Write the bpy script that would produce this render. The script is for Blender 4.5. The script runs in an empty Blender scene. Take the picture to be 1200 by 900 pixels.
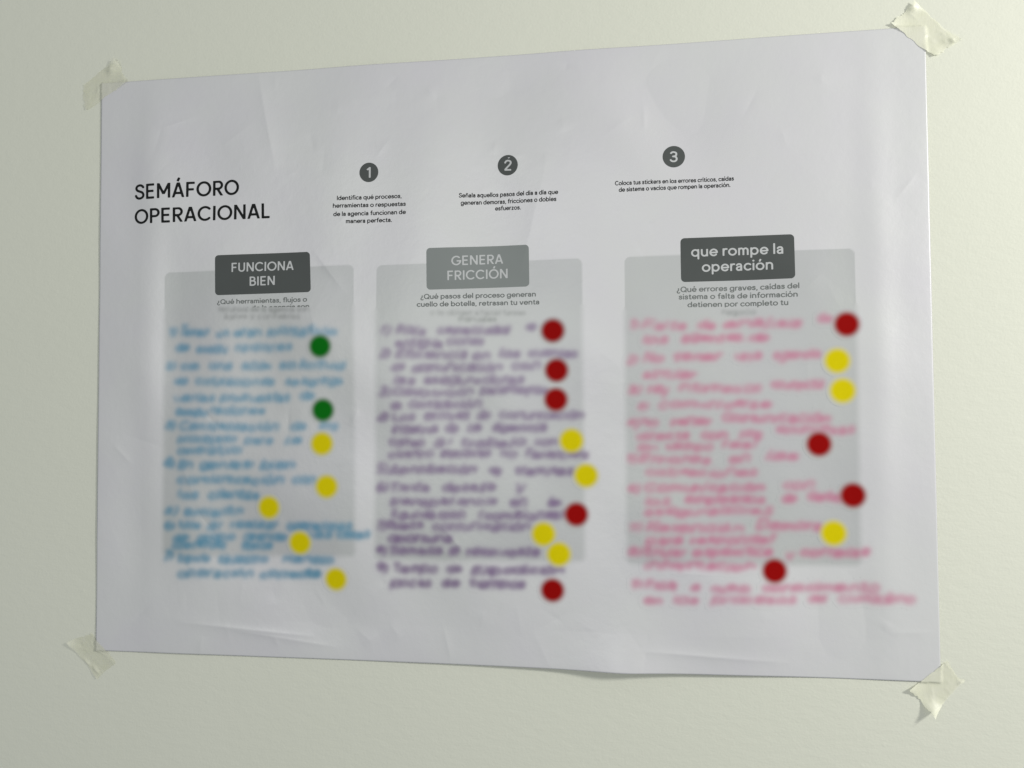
import bpy, math, random
import numpy as np
from mathutils import Matrix, Vector

# ------------------------------------------------------------------ camera, light, exposure
sc = bpy.context.scene
col = sc.collection
CAM = np.array([0.5600145, -0.81854844, 1.39174707])
ROT = np.array([[0.98883082, 0.0118091, 0.14857377],
                [0.14889178, -0.03347363, -0.98828678],
                [-0.00669747, 0.99936983, -0.03485803]])
cd = bpy.data.cameras.new('camera')
cd.sensor_width = 36.0
cd.lens = 30.0
cd.clip_start = 0.02
cd.clip_end = 100
cam = bpy.data.objects.new('camera', cd)
cam.matrix_world = Matrix.Translation(Vector(CAM)) @ Matrix(ROT.tolist()).to_4x4()
col.objects.link(cam)
sc.camera = cam

world = bpy.data.worlds.new('World')
sc.world = world
world.use_nodes = True
bg = world.node_tree.nodes['Background']
bg.inputs['Color'].default_value = (0.90, 0.95, 1.0, 1)
bg.inputs['Strength'].default_value = 0.24

def area(name, loc, target, size, power, color):
    l = bpy.data.lights.new(name, 'AREA')
    l.shape = 'RECTANGLE'
    l.size, l.size_y = size
    l.energy = power
    l.color = color
    o = bpy.data.objects.new(name, l)
    o.location = loc
    d = Vector(target) - Vector(loc)
    o.rotation_euler = d.to_track_quat('-Z', 'Y').to_euler()
    col.objects.link(o)
    return o

area('side_window_lamp', (2.05, -1.0, 1.93), (0.5, 0, 1.45), (0.26, 0.26), 23.8, (1.0, 0.985, 0.93))
area('front_fill_lamp', (-0.30, -3.4, 1.75), (0.45, 0, 1.45), (1.5, 0.9), 20.5, (0.98, 1.0, 0.97))  # unseen fill behind the camera, added for the paper's sheen and more even light

sc.view_settings.view_transform = 'Standard'
sc.view_settings.look = 'None'
sc.view_settings.exposure = 0.15
sc.view_settings.gamma = 1.0
sc.view_settings.use_curve_mapping = False
sc.render.engine = 'CYCLES'
sc.cycles.transparent_max_bounces = 24
sc.cycles.max_bounces = 6

random.seed(11)
rng = np.random.default_rng(5)

# ------------------------------------------------------------------ materials
def mat_new(name):
    m = bpy.data.materials.new(name)
    m.use_nodes = True
    nt = m.node_tree
    return m, nt, nt.nodes['Principled BSDF'], nt.nodes['Material Output']

def noise(nt, scale, detail=3, rough=0.55, vec=None, mscale=None):
    n = nt.nodes.new('ShaderNodeTexNoise')
    n.inputs['Scale'].default_value = scale
    n.inputs['Detail'].default_value = detail
    n.inputs['Roughness'].default_value = rough
    tc = nt.nodes.new('ShaderNodeTexCoord')
    if mscale:
        mp = nt.nodes.new('ShaderNodeMapping')
        mp.inputs['Scale'].default_value = mscale
        nt.links.new(tc.outputs['Object'], mp.inputs['Vector'])
        nt.links.new(mp.outputs['Vector'], n.inputs['Vector'])
    else:
        nt.links.new(tc.outputs['Object'], n.inputs['Vector'])
    return n

def varied(nt, bsdf, fac, c0, c1, lo=0.35, hi=0.65):
    r = nt.nodes.new('ShaderNodeValToRGB')
    r.color_ramp.elements[0].position = lo
    r.color_ramp.elements[1].position = hi
    r.color_ramp.elements[0].color = (*c0, 1)
    r.color_ramp.elements[1].color = (*c1, 1)
    nt.links.new(fac, r.inputs['Fac'])
    nt.links.new(r.outputs['Color'], bsdf.inputs['Base Color'])

def wall_material():
    m, nt, b, out = mat_new('painted_wall')
    n0 = noise(nt, 3.0, 2)
    varied(nt, b, n0.outputs['Fac'], (0.735, 0.746, 0.642), (0.750, 0.758, 0.656), 0.3, 0.7)
    b.inputs['Roughness'].default_value = 0.62
    b.inputs['Specular IOR Level'].default_value = 0.3
    # roller orange peel: stretched fine noise + sparse small pimples
    n1 = noise(nt, 130, 3, 0.6, mscale=(0.55, 1, 1.15))
    n2 = noise(nt, 430, 2, 0.5)
    v = nt.nodes.new('ShaderNodeTexVoronoi')
    v.inputs['Scale'].default_value = 42
    tc = nt.nodes.new('ShaderNodeTexCoord')
    nt.links.new(tc.outputs['Object'], v.inputs['Vector'])
    r = nt.nodes.new('ShaderNodeMapRange')
    r.inputs['From Min'].default_value = 0.0
    r.inputs['From Max'].default_value = 0.10
    r.inputs['To Min'].default_value = 1.0
    r.inputs['To Max'].default_value = 0.0
    nt.links.new(v.outputs['Distance'], r.inputs['Value'])
    n3 = noise(nt, 11, 2)
    r3 = nt.nodes.new('ShaderNodeMapRange')
    r3.inputs['From Min'].default_value = 0.55
    r3.inputs['From Max'].default_value = 0.72
    nt.links.new(n3.outputs['Fac'], r3.inputs['Value'])
    mu = nt.nodes.new('ShaderNodeMath'); mu.operation = 'MULTIPLY'
    nt.links.new(r.outputs['Result'], mu.inputs[0])
    nt.links.new(r3.outputs['Result'], mu.inputs[1])
    a1 = nt.nodes.new('ShaderNodeMath'); a1.operation = 'MULTIPLY_ADD'
    a1.inputs[1].default_value = 0.35
    nt.links.new(n2.outputs['Fac'], a1.inputs[0])
    nt.links.new(n1.outputs['Fac'], a1.inputs[2])
    a2 = nt.nodes.new('ShaderNodeMath'); a2.operation = 'MULTIPLY_ADD'
    a2.inputs[1].default_value = 0.7
    nt.links.new(mu.outputs[0], a2.inputs[0])
    nt.links.new(a1.outputs[0], a2.inputs[2])
    bp = nt.nodes.new('ShaderNodeBump')
    bp.inputs['Strength'].default_value = 0.42
    bp.inputs['Distance'].default_value = 0.0009
    nt.links.new(a2.outputs[0], bp.inputs['Height'])
    nt.links.new(bp.outputs['Normal'], b.inputs['Normal'])
    return m

PAPER = (0.672, 0.668, 0.678)
def paper_material(name='plotter_paper', tinted=False, over=None):
    """the paper; tinted: times the 'tint' colour of what is printed or written there;
    over: towards a sticker's own colour where the 'ink' attribute says it covers the paper"""
    m, nt, b, out = mat_new(name)
    n0 = noise(nt, 7.0, 4, 0.6)
    varied(nt, b, n0.outputs['Fac'], tuple(x * y for x, y in zip(PAPER, (0.985, 0.975, 1.0))), tuple(x * y for x, y in zip(PAPER, (1.0, 1.01, 0.995))), 0.35, 0.62)
    ramp = b.inputs['Base Color'].links[0].from_node
    src = ramp.outputs['Color']
    if tinted:
        at_ = nt.nodes.new('ShaderNodeAttribute'); at_.attribute_name = 'tint'
        mx = nt.nodes.new('ShaderNodeMix'); mx.data_type = 'RGBA'; mx.blend_type = 'MULTIPLY'
        mx.inputs[0].default_value = 1.0
        nt.links.new(src, mx.inputs[6]); nt.links.new(at_.outputs['Color'], mx.inputs[7])
        src = mx.outputs[2]
        nt.links.new(src, b.inputs['Base Color'])
    b.inputs['Roughness'].default_value = 0.38
    b.inputs['Specular IOR Level'].default_value = 0.95
    if over:
        at2 = nt.nodes.new('ShaderNodeAttribute'); at2.attribute_name = 'ink'
        nn = noise(nt, 300, 2)
        rp = nt.nodes.new('ShaderNodeValToRGB')
        rp.color_ramp.elements[0].color = (*[c * 0.96 for c in over], 1)
        rp.color_ramp.elements[1].color = (*[c * 1.04 for c in over], 1)
        nt.links.new(nn.outputs['Fac'], rp.inputs['Fac'])
        m2 = nt.nodes.new('ShaderNodeMix'); m2.data_type = 'RGBA'
        nt.links.new(at2.outputs['Fac'], m2.inputs[0])
        nt.links.new(src, m2.inputs[6]); nt.links.new(rp.outputs['Color'], m2.inputs[7])
        nt.links.new(m2.outputs[2], b.inputs['Base Color'])
        for sock, v0, v1 in (('Roughness', 0.38, 0.6), ('Specular IOR Level', 0.95, 0.06)):
            mr = nt.nodes.new('ShaderNodeMapRange')
            mr.inputs['To Min'].default_value = v0
            mr.inputs['To Max'].default_value = v1
            nt.links.new(at2.outputs['Fac'], mr.inputs['Value'])
            nt.links.new(mr.outputs['Result'], b.inputs[sock])
        return m
    n1 = noise(nt, 60, 5, 0.65)
    bp = nt.nodes.new('ShaderNodeBump')
    bp.inputs['Strength'].default_value = 0.22
    bp.inputs['Distance'].default_value = 0.0012
    nt.links.new(n1.outputs['Fac'], bp.inputs['Height'])
    nt.links.new(bp.outputs['Normal'], b.inputs['Normal'])
    return m

def ink_material(name, c, rough=0.6, soft=False, vary=0.06, mottled=False, spec=0.3):
    """printed or written ink; with soft=True the 'ink' point attribute gives its coverage"""
    m, nt, b, out = mat_new(name)
    n0 = noise(nt, 26.0 if not mottled else 60, 3)
    c0 = tuple(x * (1 - vary) for x in c)
    c1 = tuple(min(1, x * (1 + vary)) for x in c)
    varied(nt, b, n0.outputs['Fac'], c0, c1)
    b.inputs['Roughness'].default_value = rough
    b.inputs['Specular IOR Level'].default_value = spec
    if soft:
        at = nt.nodes.new('ShaderNodeAttribute')
        at.attribute_name = 'ink'
        nt.links.new(at.outputs['Fac'], b.inputs['Alpha'])
    return m

def tape_material(name, shade, alpha):
    m, nt, b, out = mat_new(name)
    n0 = noise(nt, 90.0, 4, 0.6)
    varied(nt, b, n0.outputs['Fac'], tuple(shade * c for c in (0.860, 0.865, 0.690)), tuple(shade * c for c in (0.900, 0.900, 0.750)))
    b.inputs['Roughness'].default_value = 0.42
    b.inputs['Specular IOR Level'].default_value = 0.45
    b.inputs['Alpha'].default_value = alpha
    n1 = noise(nt, 500, 3, 0.6, mscale=(1, 1, 0.25))
    bp = nt.nodes.new('ShaderNodeBump')
    bp.inputs['Strength'].default_value = 0.3
    bp.inputs['Distance'].default_value = 0.0005
    nt.links.new(n1.outputs['Fac'], bp.inputs['Height'])
    nt.links.new(bp.outputs['Normal'], b.inputs['Normal'])
    return m

M_WALL = wall_material()
M_PAPER = paper_material()
M_TAPE = tape_material('masking_tape', 1.0, 0.74)
M_TAPE_DULL = tape_material('masking_tape_pressed_flat', 0.95, 0.56)
M_BLACK = ink_material('black_print', (0.014, 0.015, 0.015), 0.7, spec=0.08)
M_GREYTXT = ink_material('grey_print', (0.175, 0.188, 0.182))
M_DARKBOX = ink_material('dark_heading_print', (0.078, 0.086, 0.083), vary=0.03)
M_MIDBOX = ink_material('mid_grey_heading_print', (0.245, 0.265, 0.258), vary=0.02)
M_WHITE = ink_material('unprinted_lettering', (0.56, 0.57, 0.57), vary=0.01)
M_TINTED = paper_material('printed_plotter_paper', tinted=True)
C_SOFTTXT = (0.115, 0.125, 0.120)
C_PANEL = (0.515, 0.525, 0.523)
C_BLUE = (0.001, 0.225, 0.390)
C_PURPLE = (0.110, 0.014, 0.175)
C_PINK = (0.58, 0.042, 0.205)
M_RED = paper_material('red_sticker', True, (0.300, 0.0016, 0.0012))
M_GREEN = paper_material('green_sticker', True, (0.0020, 0.150, 0.0060))
M_YELLOW = paper_material('yellow_sticker', True, (0.700, 0.590, 0.001))

# ------------------------------------------------------------------ the sheet's relief (metres off the wall)
W, HT, Z0 = 0.8219, 0.5940, 1.15
NX, NY = 716, 517
CELL = np.array([W / NX, HT / NY])      # the sheet's mesh, the print and the writing share this grid

def seg_dist(u, v, a, b):
    ax, ay = a; bx, by = b
    dx, dy = bx - ax, by - ay
    L2 = dx * dx + dy * dy + 1e-12
    t = np.clip(((u - ax) * dx + (v - ay) * dy) / L2, 0, 1)
    return np.hypot(u - ax - t * dx, v - ay - t * dy), t

def relief():
    u, v = np.meshgrid(np.linspace(0, W, NX + 1), np.linspace(0, HT, NY + 1), indexing='ij')
    un, vn = u / W, v / HT
    env = np.clip(np.sin(np.pi * un), 0, 1) ** 0.6 * np.clip(np.sin(np.pi * vn), 0, 1) ** 0.6
    h = 0.0030 * env
    # broad undulations of the hanging sheet
    r = np.random.default_rng(23)
    wav = np.zeros_like(h)
    for k in range(16):
        lam = r.uniform(0.07, 0.26)
        th = r.normal(0.1, 0.5)
        ph = r.uniform(0, 6.28)
        amp = 0.0024 * lam
        wav += amp * np.sin(2 * np.pi * (u * math.cos(th) + v * math.sin(th)) / lam + ph)
    side = np.clip(np.minimum(un, 1 - un) / 0.06, 0, 1)
    topbot = np.clip(np.minimum(vn, 1 - vn) / 0.06, 0, 1)
    corner = np.clip(np.minimum(np.minimum(np.hypot(u, v), np.hypot(u - W, v)),
                                np.minimum(np.hypot(u, v - HT), np.hypot(u - W, v - HT))) / 0.10, 0, 1)
    corner = corner * corner * (3 - 2 * corner)
    h += wav * (0.35 + 0.65 * np.minimum(side, topbot)) * corner
    # the lift at the lower edge, with a soft ridge running up from it
    u0 = 0.540
    ridge = np.exp(-(np.hypot(u - u0 - 0.05 * v, 0.016) - 0.016) / 0.046)
    h += 0.0095 * ridge * np.exp(-v / 0.060) 
    h += 0.0018 * np.exp(-((u - 0.52) / 0.16) ** 2) * np.exp(-v / 0.15)
    # side strips that turn towards the wall after a shallow vertical roll
    h += 0.0016 * np.exp(-((u - 0.775) / 0.016) ** 2) * np.clip(np.sin(np.pi * vn), 0, 1) ** 0.5
    h += 0.0013 * np.exp(-((u - 0.060) / 0.018) ** 2) * np.clip(np.sin(np.pi * vn), 0, 1) ** 0.5
    # hand-made handling creases: short kinks
    def crease(a, b, amp, wd):
        d, t = seg_dist(u, v, a, b)
        return amp * np.exp(-d / wd) * np.sin(np.pi * np.clip(t * 0.9 + 0.05, 0, 1))
    for k in range(115):
        cu, cv = r.uniform(0.02, W - 0.02), r.uniform(0.01, HT - 0.01)
        if r.random() < 0.35:
            cv = r.choice([r.uniform(0.005, 0.08), r.uniform(HT - 0.12, HT - 0.005)])
        L = r.uniform(0.008, 0.045)
        th = r.normal(1.45, 0.75)
        a = (cu - L / 2 * math.cos(th), cv - L / 2 * math.sin(th))
        b = (cu + L / 2 * math.cos(th), cv + L / 2 * math.sin(th))
        h += crease(a, b, r.choice([-1, 1, 1]) * r.uniform(0.00010, 0.00042), r.uniform(0.003, 0.008))
    # long horizontal handling folds near the lower edge
    h += crease((0.095, 0.032), (0.235, 0.022), 0.0011, 0.0045)
    h += crease((0.15, 0.026), (0.26, 0.012), 0.0008, 0.004)
    h += crease((0.555, 0.020), (0.690, 0.013), 0.0010, 0.004)
    # the top edge's kink and a long soft fold under it
    h += crease((0.175, HT), (0.195, HT - 0.10), 0.0010, 0.010)
    h += crease((0.235, HT - 0.185), (0.27, HT - 0.23), 0.0007, 0.005)
    h += crease((0.445, HT - 0.22), (0.475, HT - 0.10), 0.0005, 0.012)
    h = h + 0.0012
    return np.maximum(h, 0.0004)
HF = relief()

def height(u, v):
    """relief at sheet coordinates, same interpolation as the sheet's mesh"""
    x = np.clip(np.asarray(u, float) / W * NX, 0, NX - 1e-6)
    y = np.clip(np.asarray(v, float) / HT * NY, 0, NY - 1e-6)
    i, j = x.astype(int), y.astype(int)
    fx, fy = x - i, y - j
    h00, h10, h01, h11 = HF[i, j], HF[i + 1, j], HF[i, j + 1], HF[i + 1, j + 1]
    return np.where(fx >= fy, h00 + (h10 - h00) * fx + (h11 - h10) * fy, h00 + (h01 - h00) * fy + (h11 - h01) * fx)

def at(px, py, onsheet=True):
    """photo pixel (1200 x 900) -> sheet coordinates (u, v), by a ray onto the sheet or the wall"""
    d = ROT @ np.array([(px - 600) / 1000.0, (450 - py) / 1000.0, -1.0])
    hh = 0.002
    for _ in range(4):
        t = (-hh - CAM[1]) / d[1]
        p = CAM + d * t
        u, v = p[0], p[2] - Z0
        hh = float(height(u, v)) if onsheet else 0.0
    return np.array([u, v])

# ------------------------------------------------------------------ mesh helpers
def link_mesh(name, verts, faces, material, parent=None, smooth=True, ink=None, tint=None):
    me = bpy.data.meshes.new(name)
    me.from_pydata([tuple(map(float, p)) for p in verts], [], [tuple(int(i) for i in f) for f in faces])
    me.materials.append(material)
    if smooth:
        me.polygons.foreach_set('use_smooth', [True] * len(me.polygons))
    if ink is not None:
        a = me.attributes.new('ink', 'FLOAT', 'POINT')
        a.data.foreach_set('value', np.asarray(ink, np.float32))
    if tint is not None:
        a = me.attributes.new('tint', 'FLOAT_COLOR', 'POINT')
        a.data.foreach_set('color', np.hstack([tint, np.ones((len(tint), 1))]).astype(np.float32).ravel())
    me.update()
    o = bpy.data.objects.new(name, me)
    col.objects.link(o)
    if parent:
        o.parent = parent
    return o

def on_sheet(uv, lift):
    uv = np.asarray(uv, float)
    return np.stack([uv[:, 0], -(height(uv[:, 0], uv[:, 1]) + lift), uv[:, 1] + Z0], 1)

def marching(F, xs, ys):
    """filled region F > 0 on a grid as polygons"""
    V, P, cache = [], [], {}
    def node(i, j):
        k = (i, j)
        if k not in cache:
            cache[k] = len(V); V.append((xs[i], ys[j]))
        return cache[k]
    def cross(i, j, k, l):
        key = (i, j, k, l) if (i, j) < (k, l) else (k, l, i, j)
        if key not in cache:
            a, b, c, d = key
            fa, fb = F[a, b], F[c, d]
            t = fa / (fa - fb)
            cache[key] = len(V)
            V.append((xs[a] + t * (xs[c] - xs[a]), ys[b] + t * (ys[d] - ys[b])))
        return cache[key]
    ins = F > 0
    any_ = ins[:-1, :-1] | ins[1:, :-1] | ins[:-1, 1:] | ins[1:, 1:]
    for i, j in zip(*np.nonzero(any_)):
        c = [(i, j), (i + 1, j), (i + 1, j + 1), (i, j + 1)]
        poly = []
        for q in range(4):
            a, b = c[q], c[(q + 1) % 4]
            if ins[a]:
                poly.append(node(*a))
            if ins[a] != ins[b]:
                poly.append(cross(*a, *b))
        if len(poly) >= 3:
            P.append(poly)
    return np.array(V), P

# ------------------------------------------------------------------ a drawn sans alphabet (cap height 1, x-height 0.70)
O_ = 'A .45 .5 .385 .435 0 360'
GL = {
 'A': (.74, 'L .045 -.06 .37 1.05;L .695 -.06 .37 1.05;L .17 .29 .57 .29', 0, 1),
 'B': (.66, 'L .11 0 .11 1;L .06 .935 .33 .935;A .33 .735 .2 .2 90 -90;L .06 .53 .36 .53;A .36 .2975 .235 .2325 90 -90;L .06 .065 .37 .065'),
 'C': (.82, 'A .455 .5 .385 .435 47 313'),
 'D': (.82, 'L .11 0 .11 1;L .06 .935 .34 .935;A .34 .5 .40 .435 90 -90;L .06 .065 .34 .065'),
 'E': (.63, 'L .11 0 .11 1;L .06 .935 .57 .935;L .06 .51 .53 .51;L .06 .065 .57 .065'),
 'F': (.59, 'L .11 0 .11 1;L .06 .935 .56 .935;L .06 .50 .51 .50'),
 'G': (.88, 'A .455 .5 .385 .435 47 354;L .48 .46 .90 .46'),
 'H': (.76, 'L .11 0 .11 1;L .65 0 .65 1;L .1 .5 .66 .5'),
 'I': (.23, 'L .115 0 .115 1'),
 'L': (.55, 'L .11 0 .11 1;L .06 .065 .53 .065'),
 'M': (.90, 'L .11 0 .11 1;L .79 0 .79 1;L .09 1.04 .45 .27;L .81 1.04 .45 .27', 0, 1),
 'N': (.78, 'L .11 0 .11 1;L .67 0 .67 1;L .08 1.06 .70 -.06', 0, 1),
 'O': (.90, O_),
 'P': (.64, 'L .11 0 .11 1;L .06 .935 .36 .935;A .36 .70 .225 .235 90 -90;L .06 .465 .36 .465'),
 'Q': (.90, O_ + ';L .55 .3 .88 -.03'),
 'R': (.67, 'L .11 0 .11 1;L .06 .935 .36 .935;A .36 .70 .225 .235 90 -90;L .06 .465 .38 .465;L .30 .48 .62 -.06', 0, 1),
 'S': (.63, 'C .555 .80 .46 .905 .31 .94 .15 .885 .085 .75 .15 .61 .31 .53 .48 .45 .565 .29 .50 .13 .31 .06 .14 .115 .055 .25'),
 'T': (.60, 'L .0 .935 .60 .935;L .30 0 .30 1'),
 'U': (.74, 'L .11 .32 .11 1;L .63 .32 .63 1;A .37 .33 .26 .265 180 360'),
 'V': (.70, 'L .03 1.05 .35 -.03;L .67 1.05 .35 -.03', 0, 1),
 'a': (.57, 'C .09 .53 .16 .61 .28 .64 .40 .60 .455 .47;L .455 0 .455 .50;C .455 .385 .28 .38 .13 .32 .085 .2 .14 .095 .25 .06 .37 .095 .455 .21'),
 'b': (.70, 'L .10 0 .10 1.02;A .355 .35 .265 .29 0 360'),
 'c': (.61, 'A .35 .35 .28 .29 45 315'),
 'd': (.69, 'A .335 .35 .265 .29 0 360;L .59 0 .59 1.02'),
 'e': (.67, 'A .35 .35 .275 .29 0 318;L .07 .345 .66 .345'),
 'f': (.42, 'L .21 0 .21 .80;C .21 .78 .235 .90 .31 .96 .41 .95;L .02 .64 .41 .64'),
 'g': (.69, 'A .335 .35 .265 .29 0 360;L .59 -.02 .59 .70;C .59 -.03 .53 -.17 .35 -.225 .17 -.18 .10 -.08'),
 'h': (.64, 'L .10 0 .10 1.02;A .325 .41 .225 .235 0 180;L .55 0 .55 .42'),
 'i': (.21, 'L .105 0 .105 .70;D .105 .905'),
 'j': (.21, 'L .105 -.15 .105 .70;D .105 .905;C .105 -.13 .08 -.2 .0 -.22'),
 'k': (.55, 'L .10 0 .10 1.02;L .11 .24 .50 .74;L .24 .42 .53 -.04', 0, 1.02),
 'l': (.21, 'L .105 0 .105 1.02'),
 'm': (.90, 'L .10 0 .10 .7;A .275 .44 .175 .205 0 180;L .45 0 .45 .45;A .625 .44 .175 .205 0 180;L .80 0 .80 .45'),
 'n': (.64, 'L .10 0 .10 .7;A .325 .41 .225 .235 0 180;L .55 0 .55 .42'),
 'o': (.70, 'A .35 .35 .285 .29 0 360'),
 'p': (.70, 'L .10 -.27 .10 .7;A .355 .35 .265 .29 0 360'),
 'q': (.69, 'A .335 .35 .265 .29 0 360;L .59 -.27 .59 .7'),
 'r': (.40, 'L .10 0 .10 .7;C .10 .38 .14 .55 .24 .635 .37 .635'),
 's': (.51, 'C .425 .53 .35 .615 .23 .64 .12 .59 .095 .49 .16 .40 .27 .36 .38 .31 .43 .20 .38 .10 .25 .058 .12 .09 .06 .18'),
 't': (.41, 'L .19 .10 .19 .88;C .19 .14 .24 .07 .37 .07;L .01 .64 .38 .64'),
 'u': (.64, 'L .10 .28 .10 .7;A .32 .29 .22 .235 180 360;L .54 0 .54 .7'),
 'v': (.59, 'L .03 .76 .295 -.05;L .56 .76 .295 -.05', 0, .7),
 'x': (.56, 'L .03 .76 .53 -.06;L .53 .76 .03 -.06', 0, .7),
 'y': (.59, 'L .03 .76 .30 -.02;L .57 .78 .20 -.35', -.27, .7),
 'z': (.54, 'L .05 .635 .49 .635;L .47 .66 .07 .04;L .05 .065 .50 .065'),
 '1': (.40, 'L .27 0 .27 1;L .05 .74 .29 .94'),
 '2': (.64, 'C .09 .74 .16 .88 .32 .94 .49 .87 .54 .72 .46 .54 .30 .34 .12 .11;L .06 .065 .60 .065'),
 '3': (.62, 'C .09 .84 .20 .93 .34 .935 .50 .85 .51 .66 .40 .555 .25 .53;C .25 .53 .45 .49 .54 .36 .53 .2 .42 .085 .28 .06 .14 .10 .06 .20'),
 '4': (.62, 'L .44 0 .44 1;L .46 1 .05 .25;L .04 .25 .60 .25'),
 '5': (.60, 'L .12 .935 .52 .935;L .13 .5 .13 1;C .13 .55 .35 .6 .53 .45 .50 .2 .32 .06 .07 .15'),
 '6': (.62, 'C .45 .95 .2 .7 .08 .35;A .31 .3 .24 .24 0 360'),
 '7': (.58, 'L .04 .935 .56 .935;L .54 .95 .18 0'),
 '8': (.62, 'A .31 .72 .2 .2 0 360;A .31 .28 .25 .24 0 360'),
 '9': (.62, 'A .31 .68 .24 .24 0 360;C .54 .65 .42 .3 .2 .03'),
 '(': (.30, 'C .26 1.0 .1 .7 .08 .35 .22 -.15'),
 ')': (.30, 'C .04 1.0 .22 .7 .22 .35 .06 -.1'),
 ',': (.22, 'L .13 .13 .07 -.13'),
 '.': (.21, 'D .10 .07'),
 '¿': (.52, 'D .29 .64;C .29 .47 .27 .33 .14 .20 .09 .04 .16 -.11 .32 -.16 .47 -.07'),
 '?': (.52, 'D .24 .07;C .24 .27 .27 .42 .40 .56 .45 .73 .36 .90 .20 .94 .06 .84'),
 '-': (.4, 'L .05 .35 .35 .35'),
}
def accent(base, dx, low):
    adv, s = GL[base][0], GL[base][1]
    if low:
        s = s.replace(';D .105 .905', '')
        return (adv, s, -.4, .7, 'L %.3f .79 %.3f 1.03' % (dx - .04, dx + .07))
    return (adv, s, 0, 1, 'L %.3f 1.08 %.3f 1.32' % (dx - .04, dx + .07))
for a, b, dx, low in (('Á', 'A', .36, 0), ('Ó', 'O', .48, 0), ('á', 'a', .27, 1), ('é', 'e', .34, 1),
                      ('í', 'i', .10, 1), ('ó', 'o', .34, 1), ('ú', 'u', .31, 1)):
    GL[a] = accent(b, dx, low)
GL['ñ'] = (.64, GL['n'][1], -.4, .7, 'C .17 .84 .25 .91 .34 .87 .44 .90')

def spline(p, n=7):
    p = np.asarray(p, float)
    q = np.vstack([2 * p[0] - p[1], p, 2 * p[-1] - p[-2]])
    out = []
    for i in range(1, len(q) - 2):
        for t in np.linspace(0, 1, n, endpoint=False):
            out.append(0.5 * ((2 * q[i]) + (q[i + 1] - q[i - 1]) * t + (2 * q[i - 1] - 5 * q[i] + 4 * q[i + 1] - q[i + 2]) * t * t
                              + (3 * q[i] - q[i - 1] - 3 * q[i + 1] + q[i + 2]) * t ** 3))
    out.append(q[-2])
    return np.array(out)

def strokes(spec):
    for s in spec.split(';'):
        k = s.split()
        f = [float(x) for x in k[1:]]
        if k[0] == 'L':
            yield 'L', np.array([f[:2], f[2:]])
        elif k[0] == 'A':
            a = np.radians(np.linspace(f[4], f[5], 29))
            yield 'P', np.stack([f[0] + f[2] * np.cos(a), f[1] + f[3] * np.sin(a)], 1)
        elif k[0] == 'C':
            yield 'P', spline(np.array(f).reshape(-1, 2))
        elif k[0] == 'D':
            yield 'D', np.array([f])

_g = {}
def glyph(ch, w, n):
    """polygons of one letter; n cells per cap height"""
    key = (ch, w, n)
    if key in _g:
        return _g[key]
    g = GL[ch]
    xs = np.arange(-.15, g[0] + .15, 1.0 / n)
    ys = np.arange(-.40, 1.45, 1.0 / n)
    X, Y = np.meshgrid(xs, ys, indexing='ij')
    def field(spec):
        F = np.full(X.shape, -9.0)
        for kind, p in strokes(spec):
            if kind == 'L':
                a, b = p
                d = b - a; L = np.hypot(*d); d = d / L
                s = (X - a[0]) * d[0] + (Y - a[1]) * d[1]
                t = -(X - a[0]) * d[1] + (Y - a[1]) * d[0]
                f = np.minimum(np.minimum(s, L - s), w / 2 - np.abs(t))
            elif kind == 'D':
                f = w * 0.60 - np.hypot(X - p[0, 0], Y - p[0, 1])
            else:
                f = np.full(X.shape, -9.0)
                for q in range(len(p) - 1):
                    dd, _ = seg_dist(X, Y, p[q], p[q + 1])
                    f = np.maximum(f, w / 2 - dd)
            F = np.maximum(F, f)
        return F
    F = field(g[1])
    if len(g) > 3:
        F = np.minimum(F, np.minimum(Y - g[2], g[3] - Y))
    if len(g) > 4:
        F = np.maximum(F, field(g[4]))
    _g[key] = marching(F, xs, ys)
    return _g[key]

TRACK = 0.035
def text_width(s, track=TRACK):
    return sum((.30 if c == ' ' else GL[c][0] + track) for c in s) - track

def print_line(name, s, p0, p1, cap_px, mat, parent, w=0.13, n=18, lift=0.00012, clip_y=None, track=0.065):
    """one line of lettering between two photo points on its baseline"""
    a, b = at(*p0), at(*p1)
    c = at(p0[0], p0[1] - cap_px)
    cap = np.hypot(*(c - a))
    d = (b - a); L = np.hypot(*d); ex = d / L
    ey = np.array([-ex[1], ex[0]])
    sx = L / text_width(s, track)
    V, P, x, base = [], [], 0.0, 0
    for ch in s:
        if ch == ' ':
            x += .30; continue
        gv, gp = glyph(ch, w, n)
        uv = a + np.outer((gv[:, 0] + x) * sx, ex) + np.outer(gv[:, 1] * cap, ey)
        V.append(uv)
        P += [[k + base for k in f] for f in gp]
        base += len(gv)
        x += GL[ch][0] + track
    V = np.vstack(V)
    if clip_y is not None:                       # the line of print ends at this photo row
        lim0, lim1 = at(p0[0], clip_y), at(p1[0], clip_y)
        vmin = lim0[1] + (V[:, 0] - lim0[0]) * (lim1[1] - lim0[1]) / (lim1[0] - lim0[0])
        P = [f for f in P if np.mean([V[k, 1] - vmin[k] for k in f]) > 0]
        V[:, 1] = np.maximum(V[:, 1], vmin)
    return link_mesh(name, on_sheet(V, lift), P, mat, parent, smooth=False)

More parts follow.
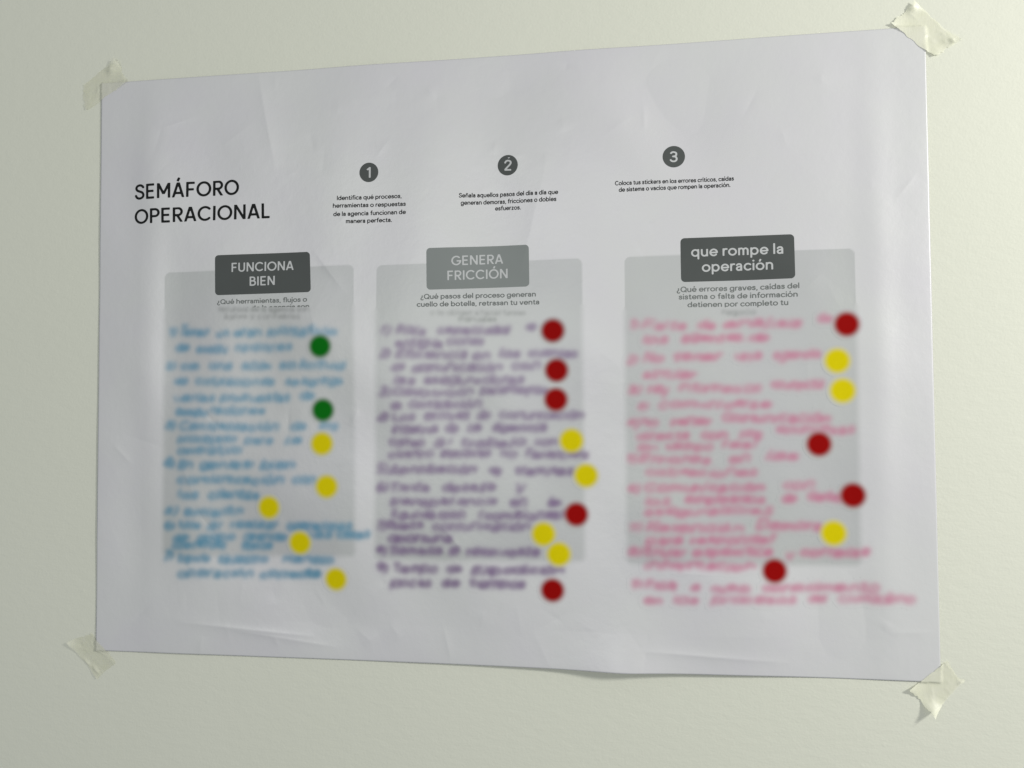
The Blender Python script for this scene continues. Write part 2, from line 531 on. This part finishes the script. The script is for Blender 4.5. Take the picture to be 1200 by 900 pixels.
def rounded_quad(name, corners, rad, mat, parent, lift, cell=0.0022):
    """printed box with rounded corners from its four photo corners (TL TR BR BL)"""
    q = [at(*c) for c in corners]
    wd = (np.hypot(*(q[1] - q[0])) + np.hypot(*(q[2] - q[3]))) / 2
    hg = (np.hypot(*(q[3] - q[0])) + np.hypot(*(q[2] - q[1]))) / 2
    nx, ny = int(wd / cell), int(hg / cell)
    xs = np.linspace(-0.02, 1.02, nx) * wd
    ys = np.linspace(-0.02, 1.02, ny) * hg
    # finer lines at the rims keep the corner arcs round
    ex = np.concatenate([xs, np.linspace(0, rad, 6), wd - np.linspace(0, rad, 6)])
    ey = np.concatenate([ys, np.linspace(0, rad, 6), hg - np.linspace(0, rad, 6)])
    xs, ys = np.unique(ex.round(6)), np.unique(ey.round(6))
    X, Y = np.meshgrid(xs, ys, indexing='ij')
    dx = np.abs(X - wd / 2) - (wd / 2 - rad); dy = np.abs(Y - hg / 2) - (hg / 2 - rad)
    F = rad - (np.hypot(np.maximum(dx, 0), np.maximum(dy, 0)) + np.minimum(np.maximum(dx, dy), 0))
    F = np.where(np.abs(F) < 1e-7, -1e-7, F)
    V, P = marching(F, xs, ys)
    s, t = V[:, 0:1] / wd, V[:, 1:2] / hg
    UV = (q[3] * (1 - s) + q[2] * s) * (1 - t) + (q[0] * (1 - s) + q[1] * s) * t
    return link_mesh(name, on_sheet(UV, lift), P, mat, parent, smooth=False)

def disc(name, centre, r, mat, parent, lift):
    c = at(*centre)
    V, P = [c], []
    N = 40
    for k in range(N):
        a = 2 * math.pi * k / N
        V.append(c + r * np.array([math.cos(a), math.sin(a)]))
    P = [(0, k + 1, (k + 1) % N + 1) for k in range(N)]
    return link_mesh(name, on_sheet(np.array(V), lift), P, mat, parent, smooth=False)

def blur(A, s):
    r = int(3 * s + 1)
    k = np.exp(-0.5 * (np.arange(-r, r + 1) / s) ** 2); k /= k.sum()
    A = np.apply_along_axis(lambda m: np.convolve(m, k, 'same'), 0, A)
    return np.apply_along_axis(lambda m: np.convolve(m, k, 'same'), 1, A)

def soft_writing(name, words, mat, parent, lift, cap, pen, gain, sig=0.0023, slant=0.22, jitter=1.0, amax=0.92):
    """words = [(text, x0, y, x1)], y = photo row of the middle of the small letters.
    The strokes are drawn in the sheet's plane and spread like ink that has bled."""
    pts, wts = [], []
    for s, x0, y, x1 in words:
        a, b = at(x0, y), at(x1, y)
        d = b - a; L = np.hypot(*d); ex = d / L
        ey = np.array([-ex[1], ex[0]])
        sx = L / text_width(s)
        x = 0.0
        last = None
        dens = rng.uniform(0.8, 1.25)
        for ch in s:
            if ch == ' ':
                x += .3; continue
            g = GL[ch]
            spec = g[1] + (';' + g[4] if len(g) > 4 else '')
            if jitter > .5 and ch.isalpha():
                y0 = rng.uniform(-.34, -.05); cx = x + g[0] * rng.uniform(.1, .5)
                if last is not None:
                    t = np.linspace(0, 1, 24)[:, None]
                    p = np.array(last) * (1 - t) + np.array([cx, y0]) * t
                    p[:, 1] += -.06 * np.sin(np.pi * t[:, 0])
                    pts.append(a + np.outer((p[:, 0] + slant * p[:, 1]) * sx, ex) + np.outer(p[:, 1] * cap, ey))
                    wts.append(np.full(24, abs(cx - last[0]) * sx / 24 * dens * .4))
                last = (x + g[0] * .8, rng.uniform(-.34, -.1))
            jy = rng.normal(0, .08) * jitter; js = 1 + rng.normal(0, .16) * jitter
            for kind, p in strokes(spec):
                p = p.copy()
                p[:, 1] = (p[:, 1] - .35) * js + jy
                p = p + rng.normal(0, .045, 2) * jitter
                q = a + np.outer((p[:, 0] + x + slant * p[:, 1]) * sx, ex) + np.outer(p[:, 1] * cap, ey)
                if len(q) == 1:
                    pts.append(q); wts.append([0.0008 * dens]); continue
                for k in range(len(q) - 1):
                    l = np.hypot(*(q[k + 1] - q[k])); m = max(1, int(l / 0.0004))
                    t = (np.arange(m) + .5)[:, None] / m
                    pts.append(q[k] + (q[k + 1] - q[k]) * t); wts.append(np.full(m, l / m * dens))
            x += g[0] + TRACK
    pts = np.vstack(pts); wts = np.concatenate(wts)
    pad = 0.006
    i0 = np.maximum(np.floor((pts.min(0) - pad) / CELL).astype(int), 1)
    i1 = np.minimum(np.ceil((pts.max(0) + pad) / CELL).astype(int), np.array(TINT.shape[:2]) - 2)
    A = np.zeros(i1 - i0 + 1)
    idx = np.clip((pts / CELL).round().astype(int) - i0, 0, i1 - i0)
    np.add.at(A, (idx[:, 0], idx[:, 1]), wts * pen / CELL[0] ** 2)
    A = np.minimum(A, 1.0)
    A = blur(A, sig / CELL[0]) * gain
    A = amax * (1 - np.exp(-A / amax))
    A[A < 0.012] = 0
    reg = TINT[i0[0]:i1[0] + 1, i0[1]:i1[1] + 1]
    reg += (np.array(mat) / np.array(PAPER) - reg) * A[..., None]
    use = (A[:-1, :-1] + A[1:, :-1] + A[:-1, 1:] + A[1:, 1:]) > 0
    PENDING.append((name, i0, use, parent, lift))

# what is printed or written at every point of the sheet, as a tint of the paper
TINT = np.ones((NX + 1, NY + 1, 3))
PENDING = []

def tint_at(uv):
    uv = np.asarray(uv) / CELL
    x = np.clip(uv[:, 0], 0, TINT.shape[0] - 1.001); y = np.clip(uv[:, 1], 0, TINT.shape[1] - 1.001)
    i, j = x.astype(int), y.astype(int)
    fx, fy = (x - i)[:, None], (y - j)[:, None]
    return (TINT[i, j] * (1 - fx) * (1 - fy) + TINT[i + 1, j] * fx * (1 - fy)
            + TINT[i, j + 1] * (1 - fx) * fy + TINT[i + 1, j + 1] * fx * fy)

def build_pending():
    for name, i0, use, parent, lift in PENDING:
        need = np.zeros((use.shape[0] + 1, use.shape[1] + 1), bool)
        for di in (0, 1):
            for dj in (0, 1):
                need[di:use.shape[0] + di, dj:use.shape[1] + dj] |= use
        ij = np.argwhere(need)
        ids = -np.ones(need.shape, int)
        ids[need] = np.arange(len(ij))
        I, J = np.nonzero(use)
        a, b, c, d = ids[I, J], ids[I + 1, J], ids[I + 1, J + 1], ids[I, J + 1]
        F = np.vstack([np.stack([a, b, c], 1), np.stack([a, c, d], 1)])
        g = ij + i0
        link_mesh(name, on_sheet(g * CELL, lift), F, M_TINTED, parent, smooth=True, tint=TINT[g[:, 0], g[:, 1]])

# ------------------------------------------------------------------ the wall
def build_wall():
    # one plastered slab, its near face at y = 0
    x0, x1, z0, z1, th = -1.6, 2.6, 0.0, 2.9, 0.12
    V = [(x0, 0, z0), (x1, 0, z0), (x1, 0, z1), (x0, 0, z1), (x0, th, z0), (x1, th, z0), (x1, th, z1), (x0, th, z1)]
    F = [(0, 1, 2, 3), (5, 4, 7, 6), (4, 0, 3, 7), (1, 5, 6, 2), (3, 2, 6, 7), (4, 5, 1, 0)]
    o = link_mesh('wall', V, F, M_WALL, smooth=False)
    o['kind'] = 'structure'
    o['label'] = 'pale greenish cream painted wall with fine roller texture behind the poster'
    return o
build_wall()

# ------------------------------------------------------------------ the poster
poster = bpy.data.objects.new('poster', None)
poster.empty_display_size = 0.05
col.objects.link(poster)
poster['label'] = 'large white paper poster headed SEMÁFORO OPERACIONAL taped to the wall, three handwritten columns'
poster['category'] = 'poster'

def build_sheet():
    us = np.linspace(0, W, NX + 1); vs = np.linspace(0, HT, NY + 1)
    X, Y = np.meshgrid(us, vs, indexing='ij')
    V = np.stack([X.ravel(), -HF.ravel(), Y.ravel() + Z0], 1)
    # edges that are cut by hand: a hair's breadth off straight
    k = np.arange((NX + 1) * (NY + 1)).reshape(NX + 1, NY + 1)
    a, b, c, d = k[:-1, :-1].ravel(), k[1:, :-1].ravel(), k[1:, 1:].ravel(), k[:-1, 1:].ravel()
    F = np.vstack([np.stack([a, b, c], 1), np.stack([a, c, d], 1)])
    o = link_mesh('sheet', V, F, M_PAPER, poster)
    s = o.modifiers.new('thickness', 'SOLIDIFY')
    s.thickness = 0.00012
    s.offset = -1
    return o
build_sheet()

# three pale grey column panels; above photo row 360 their rims are crisp, below they are soft
def panel_cover(UV, q, vcut):
    """how much of the panel's grey covers the sheet at points UV; q = TL TR BR BL"""
    def inside(a, b):
        d = (b - a) / np.hypot(*(b - a))
        return -(UV[..., 0] - a[0]) * d[1] + (UV[..., 1] - a[1]) * d[0]
    dT, dR, dB, dL = inside(q[1], q[0]), inside(q[2], q[1]), inside(q[3], q[2]), inside(q[0], q[3])
    mx, my = np.minimum(dL, dR), np.minimum(dT, dB)
    rad = 0.006
    dx, dy = rad - mx, rad - my
    F = rad - (np.hypot(np.maximum(dx, 0), np.maximum(dy, 0)) + np.minimum(np.maximum(dx, dy), 0))
    softn = np.clip((vcut - UV[..., 1]) / 0.004 + 0.5, 0, 1)
    a = np.clip(0.5 + F / (0.0012 + softn * 0.0075), 0, 1)
    a = a * a * (3 - 2 * a)
    dn = np.minimum(mx / 0.045, my / 0.07)       # printed a little lighter down the middle
    return a * (0.80 + 0.20 * np.exp(-np.clip(dn, 0, 9) ** 2 * 1.2))

def panel(corners):
    q = [at(*c) for c in corners]
    vcut = at((corners[0][0] + corners[1][0]) / 2, 360)[1]
    g = np.stack(np.meshgrid(np.arange(TINT.shape[0]), np.arange(TINT.shape[1]), indexing='ij'), -1) * CELL
    a = panel_cover(g, q, vcut)
    TINT[:] = TINT + (np.array(C_PANEL) / np.array(PAPER) - TINT) * a[..., None]
    I, J = np.nonzero(a > 0.004)
    i0 = np.array([I.min(), J.min()])
    use = a[I.min():I.max() + 1, J.min():J.max() + 1] > 0.004
    PENDING.append(('column_panel', i0, use, poster, 0.000008))
panel([(193, 319.5), (414.5, 310), (416.5, 652), (190.5, 652)])
panel([(441, 311), (682, 302.5), (685.5, 658), (439, 656)])
panel([(731.5, 301), (1001.5, 291), (1009.5, 663), (734.5, 661)])

# title
print_line('title_line', 'SEMÁFORO', (158.5, 234.2), (280, 228), 17.4, M_BLACK, poster, w=0.155, n=26, track=0.085)
print_line('title_line', 'OPERACIONAL', (158, 262.8), (316.5, 255.4), 17.0, M_BLACK, poster, w=0.155, n=26, track=0.085)

# three numbered badges with their instructions
for c, r, d in (((432.3, 202), 11.4, '1'), ((595, 193.6), 12.0, '2'), ((789.6, 183.6), 12.6, '3')):
    rm = np.hypot(*(at(c[0], c[1] + r) - at(*c)))
    bd = disc('number_badge', c, rm, M_DARKBOX, poster, 0.00010)
    hw = {'1': 2.9, '2': 4.6, '3': 4.5}[d]
    print_line('badge_number', d, (c[0] - hw, c[1] + 6.4), (c[0] + hw, c[1] + 6.2), 12.4, M_WHITE, bd, w=0.15, n=22, lift=0.00014)

for s, p0, p1 in (
    ('Identifica qué procesos,', (394.7, 234.6), (470.7, 232.0)),
    ('herramientas o respuestas', (390.0, 243.6), (475.5, 241.2)),
    ('de la agencia funcionan de', (390.7, 253.4), (475.5, 250.7)),
    ('manera perfecta.', (405.3, 261.7), (459.4, 260.0)),
    ('Señala aquellos pasos del día a día que', (537.9, 231.5), (654.0, 227.3)),
    ('generan demoras, fricciones o dobles', (540.0, 240.1), (652.0, 235.5)),
    ('esfuerzos.', (580.3, 246.8), (610.4, 245.4)),
    ('Coloca tus stickers en los errores críticos, caídas', (720.8, 217.4), (860.0, 211.5)),
    ('de sistema o vacíos que rompen la operación.', (725.3, 224.9), (856.0, 219.0)),
):
    print_line('instruction_line', s, p0, p1, 5.2, M_BLACK, poster, w=0.165, n=14)

# headings: rounded boxes with light lettering
b1 = rounded_quad('heading_box', [(252, 299.2), (363, 295), (364.2, 342.2), (252.2, 346)], 0.0038, M_DARKBOX, poster, 0.00010)
b2 = rounded_quad('heading_box', [(499.6, 290.7), (619.6, 286.6), (620.3, 335.6), (500, 339.5)], 0.0038, M_MIDBOX, poster, 0.00010)
b3 = rounded_quad('heading_box', [(797.3, 279.3), (930.5, 274.4), (932, 326.0), (798.2, 330.6)], 0.0038, M_DARKBOX, poster, 0.00010)
b2['label'] = 'lighter mid grey heading box reading GENERA FRICCIÓN'
for bx_, s, p0, p1, cp in (
    (b1, 'FUNCIONA', (271, 318.8), (344, 316.3), 10.6),
    (b1, 'BIEN', (292.2, 334.9), (322.4, 333.8), 10.6),
    (b2, 'GENERA', (529, 311.0), (589.5, 308.9), 11.0),
    (b2, 'FRICCIÓN', (523.9, 328.4), (595.4, 325.9), 11.0),
    (b3, 'que rompe la', (810, 300.9), (918.5, 297.2), 12.2),
    (b3, 'operación', (822.7, 318.6), (906.3, 315.7), 12.2),
):
    print_line('heading_lettering', s, p0, p1, cp, M_WHITE, bx_, w=0.15, n=24, track=0.085, lift=0.00014)

for s, p0, p1, cp, cl in (
    ('¿Qué herramientas, flujos o', (254.4, 356.6), (359.8, 353.4), 5.7, None),
    ('recursos de la agencia son', (258.0, 364.6), (362.5, 361.5), 5.6, 359.9),
    ('¿Qué pasos del proceso generan', (492.7, 350.6), (628.0, 347.4), 6.0, None),
    ('cuello de botella, retrasan tu venta', (488.4, 359.6), (632.2, 356.6), 6.0, None),
    ('¿Qué errores graves, caídas del', (793.0, 342.6), (937.0, 337.6), 6.4, None),
    ('sistema o falta de información', (795.5, 351.0), (935.0, 347.6), 6.4, None),
    ('detienen por completo tu', (805.8, 360.2), (924.0, 357.4), 6.4, 359.9),
):
    print_line('question_line', s, p0, p1, cp, M_GREYTXT, poster, w=0.16, n=14, clip_y=cl)
lift = 0.000016
for s, x0, y, x1 in (('recursos de la agencia son', 256, 362.8, 362), ('ágiles y confiables', 262, 371.2, 352),
                     ('o te obligan a hacer tareas', 504, 367, 616), ('manuales', 537, 374.5, 582),
                     ('negocio', 846, 366.3, 886)):
    soft_writing('faded_question_line', [(s, x0, y, x1)], C_SOFTTXT, poster, lift, 0.0052, 0.0006, 1.25, sig=0.0014, slant=0, jitter=.2)
    lift += 0.0000012

# handwriting, one part for each written line (positions read off the photograph)
def hand(mat, ox, oy, s, rows, cap, pen, gain):
    global lift
    for row in rows:
        ws = [(t, ox + x0 / s, oy + y / s, ox + x1 / s) for t, x0, y, x1 in row]
        soft_writing('handwritten_line', ws, mat, poster, lift, cap, pen, gain)
        lift += 0.0000012

hand(C_BLUE, 180, 370, 4.615, [
 [('1)', 82, 92, 122), ('Tener', 145, 92, 297), ('un', 340, 96, 410), ('gran', 435, 92, 580), ('portafolio', 620, 88, 1000)],
 [('de', 122, 178, 190), ('asegu', 230, 182, 400), ('radores', 440, 176, 745)],
 [('2)', 68, 278, 118), ('Con', 150, 275, 245), ('una', 300, 275, 425), ('sola', 468, 275, 635), ('solicitud', 680, 270, 1035)],
 [('de', 115, 358, 185), ('cotizaciones', 220, 360, 660), ('se', 710, 362, 782), ('agrega', 800, 358, 1020)],
 [('varias', 112, 448, 335), ('propuestas', 365, 445, 735), ('de', 790, 438, 870)],
 [('asegu', 120, 522, 290), ('radores', 300, 516, 600)],
 [('3)', 65, 595, 118), ('Centralización', 135, 602, 675), ('de', 740, 600, 825), ('los', 890, 594, 1000)],
 [('procesado', 130, 670, 450), ('para', 490, 678, 645), ('la', 705, 678, 800)],
 [('operativo', 132, 730, 475)],
], 0.0074, 0.00125, 2.8)
hand(C_BLUE, 180, 530, 4.615, [
 [('4)', 60, 62, 112), ('En', 135, 70, 212), ('general', 255, 72, 540), ('bien', 580, 72, 765)],
 [('comunicación', 130, 152, 710), ('con', 750, 152, 880)],
 [('los', 130, 234, 240), ('clientes', 300, 232, 570)],
 [('5)', 60, 326, 130), ('Emisión', 165, 326, 485)],
 [('6)', 60, 395, 112), ('Nos', 140, 395, 255), ('al', 290, 398, 370), ('realizar', 410, 396, 675), ('operaciones', 725, 400, 1065)],
 [('de', 105, 462, 190), ('grupo', 240, 462, 435), ('grande', 490, 460, 720), ('las', 840, 448, 970), ('clases', 990, 448, 1165)],
 [('operativas', 105, 500, 395), ('mmoa', 480, 508, 640)],
 [('7)', 55, 565, 105), ('Soporte', 130, 578, 300), ('siniestro', 350, 582, 615), ('manejo', 700, 582, 975)],
 [('operación', 130, 655, 545), ('correcta', 580, 660, 900), ('eoa', 820, 655, 900)],
], 0.0074, 0.00125, 3.2)
hand(C_PURPLE, 440, 370, 4.444, [
 [('1)', 20, 80, 80), ('Poca', 110, 80, 265), ('capacidad', 320, 78, 695), ('de', 785, 60, 832)],
 [('antigua', 105, 145, 352), ('ciones', 370, 136, 565)],
 [('2)', 20, 205, 75), ('Eficiencia', 105, 205, 475), ('en', 510, 208, 600), ('los', 650, 197, 755), ('cuentas', 795, 197, 1050)],
 [('de', 85, 272, 145), ('comunicación', 185, 272, 655), ('con', 710, 262, 860)],
 [('las', 90, 342, 205), ('aseguradoras', 250, 336, 775)],
 [('3)', 15, 400, 82), ('Devolución', 90, 400, 510), ('parametros', 545, 390, 900)],
 [('de', 85, 470, 132), ('cotización', 170, 462, 555)],
 [('4)', 15, 530, 72), ('Los', 95, 532, 205), ('errores', 255, 525, 490), ('de', 530, 524, 595), ('comunicación', 640, 520, 1085)],
 [('interna', 85, 594, 325), ('de', 365, 590, 430), ('la', 475, 590, 555), ('agencia', 610, 584, 890)],
 [('correo', 70, 662, 260), ('al', 305, 662, 390), ('trabajo', 450, 662, 780), ('con', 830, 660, 950)],
 [('cuadro', 70, 722, 300), ('atenciones', 340, 718, 600), ('no', 650, 720, 735), ('Fiananciera', 780, 722, 1110)],
], 0.0074, 0.00125, 2.8)
hand(C_PURPLE, 440, 530, 4.444, [
 [('5)', 8, 90, 60), ('Aprobación', 72, 92, 530), ('de', 590, 98, 655), ('tramites', 725, 100, 1030)],
 [('6)', 8, 185, 60), ('Tanta', 75, 187, 280), ('detalla', 340, 187, 625), ('y', 730, 187, 770)],
 [('transparencia', 75, 260, 635), ('en', 700, 262, 790), ('la', 890, 262, 975)],
 [('liquidación', 75, 328, 475), ('(comisiones)', 545, 328, 985)],
 [('7)', 8, 385, 50), ('Buena', 60, 385, 245), ('comunicación', 295, 388, 810)],
 [('oportuna', 60, 450, 400)],
 [('8)', 5, 512, 60), ('Tiempos', 70, 515, 345), ('de', 380, 518, 435), ('respuesta', 475, 518, 855)],
 [('9)', 8, 608, 60), ('Tiempo', 90, 610, 320), ('de', 370, 612, 450), ('Expedición', 505, 616, 985)],
 [('pocas', 80, 685, 290), ('de', 345, 684, 430), ('tiempos', 490, 686, 785)],
], 0.0074, 0.00125, 3.2)
hand(C_PINK, 720, 360, 4.0, [
 [('1)', 65, 92, 112), ('Falta', 130, 88, 345), ('de', 390, 84, 475), ('analisis', 520, 78, 885), ('de', 955, 56, 1015)],
 [('los', 135, 156, 250), ('agentes de', 315, 144, 725)],
 [('2)', 60, 248, 108), ('No', 135, 238, 235), ('tener', 275, 234, 500), ('una', 560, 232, 690), ('agenda', 745, 224, 965)],
 [('similar', 130, 318, 388)],
 [('3)', 60, 392, 125), ('Hay', 160, 390, 250), ('informacion', 300, 382, 690), ('correcta', 730, 366, 980)],
 [('al', 105, 470, 155), ('comunicarse', 210, 456, 735)],
 [('4)', 60, 548, 112), ('No', 120, 545, 205), ('tener', 260, 538, 455), ('comunicación', 500, 522, 1015)],
 [('directa', 105, 606, 350), ('con', 405, 600, 530), ('los', 590, 594, 700), ('empresas', 755, 576, 1130)],
 [('en', 105, 658, 205), ('tiempo', 240, 655, 465), ('real', 505, 645, 665)],
 [('5)', 55, 715, 105), ('Errores', 115, 715, 460), ('en', 540, 712, 635), ('las', 705, 698, 870)],
], 0.0074, 0.00105, 2.2)
hand(C_PINK, 720, 540, 3.243, [
 [('cotizaciones', 115, 46, 545)],
 [('6)', 52, 112, 95), ('Comunicación', 115, 104, 570), ('con', 640, 94, 760)],
 [('los', 115, 158, 212), ('empleados', 270, 148, 570), ('de', 635, 146, 690), ('clientes', 735, 140, 862)],
 [('aseguradoras', 115, 192, 600)],
 [('7)', 52, 258, 100), ('Retención', 120, 258, 492), ('Demora', 540, 250, 790)],
 [('para', 120, 306, 262), ('responder', 290, 302, 612)],
 [('8)', 50, 348, 106), ('Enviar', 115, 352, 270), ('especifica', 300, 350, 600), ('y', 655, 362, 682), ('correcta', 705, 350, 970)],
 [('informacion', 115, 400, 540)],
 [('9)', 65, 475, 106), ('Pasar', 118, 478, 242), ('a', 290, 482, 326), ('nuevo', 370, 486, 516), ('conocimiento', 560, 484, 1005)],
 [('en', 110, 533, 186), ('los', 225, 530, 326), ('procesos', 370, 528, 690), ('del', 735, 526, 806), ('ciudadano', 855, 524, 1145)],
], 0.0074, 0.00105, 2.3)

build_pending()

# ------------------------------------------------------------------ round stickers
def sticker(px, py, colour, label):
    mat = {'red': M_RED, 'green': M_GREEN, 'yellow': M_YELLOW}[colour]
    c = at(px, py)
    R = 0.0116
    hc = float(height(c[0], c[1]))
    rings = [(0, 1, .2), (0.3 * R, 1, .2), (0.60 * R, 1, .2), (0.72 * R, .95, .19), (0.82 * R, .83, .17), (0.90 * R, .68, .14),
             (0.98 * R, .50, .10), (1.06 * R, .32, .07), (1.16 * R, .14, .03), (1.30 * R, 0.0, 0.0)]
    base = 0.00012
    N = 44
    uv, ink, lf, F = [c], [1.0], [rings[0][2]], []
    for q, (r, a, l) in enumerate(rings[1:]):
        for k in range(N):
            t = 2 * math.pi * k / N
            uv.append(c + r * np.array([math.cos(t), math.sin(t)])); ink.append(a); lf.append(l)
    F += [(0, 1 + k, 1 + (k + 1) % N) for k in range(N)]
    for q in range(len(rings) - 2):
        b0, b1_ = 1 + q * N, 1 + (q + 1) * N
        F += [(b0 + k, b1_ + k, b1_ + (k + 1) % N, b0 + (k + 1) % N) for k in range(N)]
    uv = np.array(uv)
    P = np.stack([uv[:, 0], -(height(uv[:, 0], uv[:, 1]) + base + np.array(lf) * 0.0005), uv[:, 1] + Z0], 1)
    org = np.array([c[0], -hc, c[1] + Z0])
    o = link_mesh('dot_sticker', P - org, F, mat, None, smooth=True, ink=ink, tint=tint_at(uv))
    o.location = org
    o['label'] = label
    o['category'] = 'sticker'
    o['group'] = 'round dot stickers on the poster'
    return o

for a in (
 (375, 405.8, 'green', 'upper of the two green round stickers, in the blue handwritten column under FUNCIONA BIEN'),
 (378.5, 480.6, 'green', 'lower of the two green round stickers, just above a yellow one in the blue column'),
 (377.3, 520, 'yellow', 'yellow round sticker directly below the lower green sticker in the blue column'),
 (382.8, 570.3, 'yellow', 'second yellow round sticker from the top in the blue column, near its right rim'),
 (315.3, 594.7, 'yellow', 'leftmost of all yellow round stickers, beside the short blue fifth entry'),
 (351.8, 636, 'yellow', 'yellow round sticker between blue words near the bottom of the grey panel'),
 (393.8, 678.8, 'yellow', 'lowest yellow sticker of the blue column, on white paper below the grey panel'),
 (647.8, 387.5, 'red', 'topmost red round sticker of the purple column under GENERA FRICCIÓN'),
 (652.2, 434, 'red', 'second of three red stickers stacked at the top right of the purple column'),
 (651.5, 468.3, 'red', 'third and lowest of three close red stickers at the top of the purple column'),
 (669.8, 516.3, 'yellow', 'topmost yellow round sticker of the purple column, below three red ones'),
 (687, 557.3, 'yellow', 'yellow round sticker overlapping the right rim of the middle grey panel'),
 (675.5, 602.8, 'red', 'single red round sticker between yellow ones lower in the purple column'),
 (637, 626, 'yellow', 'upper left of the two touching yellow stickers low in the purple column'),
 (655, 649.5, 'yellow', 'lower right of the two touching yellow stickers low in the purple column'),
 (647.5, 691.7, 'red', 'lowest red sticker of the purple column, on white paper below the grey panel'),
 (992.3, 380, 'red', 'topmost red round sticker of the pink column at upper right'),
 (981.2, 422.8, 'yellow', 'upper of two close yellow stickers below a red one in the pink column'),
 (987.5, 457.8, 'yellow', 'lower of two close yellow stickers at the right of the pink column'),
 (959.8, 520.5, 'red', 'red round sticker in the middle height of the pink column, set inwards'),
 (999.6, 580.5, 'red', 'red round sticker on the right rim of the right grey panel'),
 (977, 624.8, 'yellow', 'lowest yellow round sticker of the pink column'),
 (907.8, 669.2, 'red', 'lowest red sticker of the pink column, on the bottom rim of the right grey panel'),
):
    sticker(*a)

# ------------------------------------------------------------------ masking tape at the four corners
def tape(px4, lifts, label, seed, bumps=(), mat=M_TAPE):
    """px4: photo corners in order round the piece (0-1 and 2-3 are the torn short ends).
    lifts: how far each corner stands off the wall; bumps: (s, t, radius, height) blisters"""
    r = np.random.default_rng(seed)
    q = [at(*p, onsheet=False) for p in px4]
    NS, NT = 46, 30
    s, t = np.meshgrid(np.linspace(0, 1, NS + 1), np.linspace(0, 1, NT + 1), indexing='ij')
    S, T = s[..., None], t[..., None]
    UV = (q[0] * (1 - T) + q[1] * T) * (1 - S) + (q[3] * (1 - T) + q[2] * T) * S
    # ragged torn ends and slightly wavy sides
    L = (q[3] + q[2] - q[0] - q[1]) / 2
    rag0 = np.cumsum(r.normal(0, .011, NT + 1)); rag0 -= np.linspace(rag0[0], rag0[-1], NT + 1)
    rag1 = np.cumsum(r.normal(0, .011, NT + 1)); rag1 -= np.linspace(rag1[0], rag1[-1], NT + 1)
    f0 = np.clip(1 - s / .12, 0, 1); f1 = np.clip((s - .88) / .12, 0, 1)
    UV = UV + (rag0[None, :] * f0 + rag1[None, :] * f1)[..., None] * L
    Wd = (q[1] + q[2] - q[0] - q[3]) / 2
    wob = np.cumsum(r.normal(0, .008, NS + 1)); wob -= np.linspace(wob[0], wob[-1], NS + 1)
    UV = UV + (wob[:, None] * (np.abs(2 * t - 1) ** 3))[..., None] * Wd
    u, v = UV[..., 0], UV[..., 1]
    inside = (u >= -0.0005) & (u <= W + 0.0005) & (v >= -0.0005) & (v <= HT + 0.0005)
    h = np.where(inside, height(u, v) + 0.0004, 0.00025)
    for _ in range(2):      # tape bridges the paper's edge
        hp = np.pad(h, 1, mode='edge')
        h = np.maximum(h, (hp[:-2, 1:-1] + hp[2:, 1:-1] + hp[1:-1, :-2] + hp[1:-1, 2:] + hp[1:-1, 1:-1]) / 5)
    for (cs, ct), lf in zip(((0, 0), (0, 1), (1, 1), (1, 0)), lifts):
        d = np.hypot((s - cs) * 1.5, t - ct)
        h = h + lf * np.clip(1 - d / 0.62, 0, 1) ** 1.9
    for k in range(14):
        a = r.uniform(0, 1, 2); th = r.uniform(0, 3.14); l = r.uniform(.1, .3)
        d, tt = seg_dist(s * 1.6, t, (a[0] * 1.6, a[1]), (a[0] * 1.6 + l * math.cos(th), a[1] + l * math.sin(th)))
        h = h + r.uniform(.0001, .0004) * np.exp(-d / .05)
    for bs, bt, br, bh in bumps:
        d = np.hypot((s - bs) * 1.5, t - bt)
        h = h + bh * np.exp(-(d / br) ** 2)
    c = UV.reshape(-1, 2).mean(0)
    org = np.array([c[0], 0, c[1] + Z0])
    P = np.stack([u.ravel(), -h.ravel(), v.ravel() + Z0], 1) - org
    k = np.arange((NS + 1) * (NT + 1)).reshape(NS + 1, NT + 1)
    F = np.stack([k[:-1, :-1].ravel(), k[1:, :-1].ravel(), k[1:, 1:].ravel(), k[:-1, 1:].ravel()], 1)
    o = link_mesh('tape_strip', P, F, mat)
    o.location = org
    o['label'] = label
    o['category'] = 'tape'
    o['group'] = 'masking tape holding the poster corners'
    return o

tape([(102.5, 129), (97.5, 100), (136, 69), (149.5, 97)], (0.0014, 0.0002, 0.0045, 0.002),
     'short strip of cream masking tape with a curled top at the upper left poster corner', 3,
     bumps=((.80, .75, .16, .0022),), mat=M_TAPE_DULL)
tape([(1043, 28.5), (1070, 2), (1125, 48), (1094.5, 67)], (0.0032, 0.003, 0.0038, 0.0028),
     'bright cream masking tape strip slanting across the upper right poster corner', 4,
     bumps=((.05, .80, .13, .0022), (.93, .80, .08, .0015)))
tape([(1064.5, 807), (1091, 838), (1131, 797), (1110, 775)], (0.004, 0.0115, 0.0004, 0.0016),
     'crumpled masking tape with a lifted corner and dark shadow at the lower right poster corner', 5,
     bumps=((.9, .95, .1, .001),))
tape([(79.5, 752), (114, 795), (135, 775), (106.5, 741)], (0.0035, 0.0012, 0.0006, 0.0005),
     'dull wrinkled masking tape strip at the lower left poster corner', 6,
     bumps=((.1, .6, .1, .0009), (.2, .85, .1, .0012)), mat=M_TAPE_DULL)
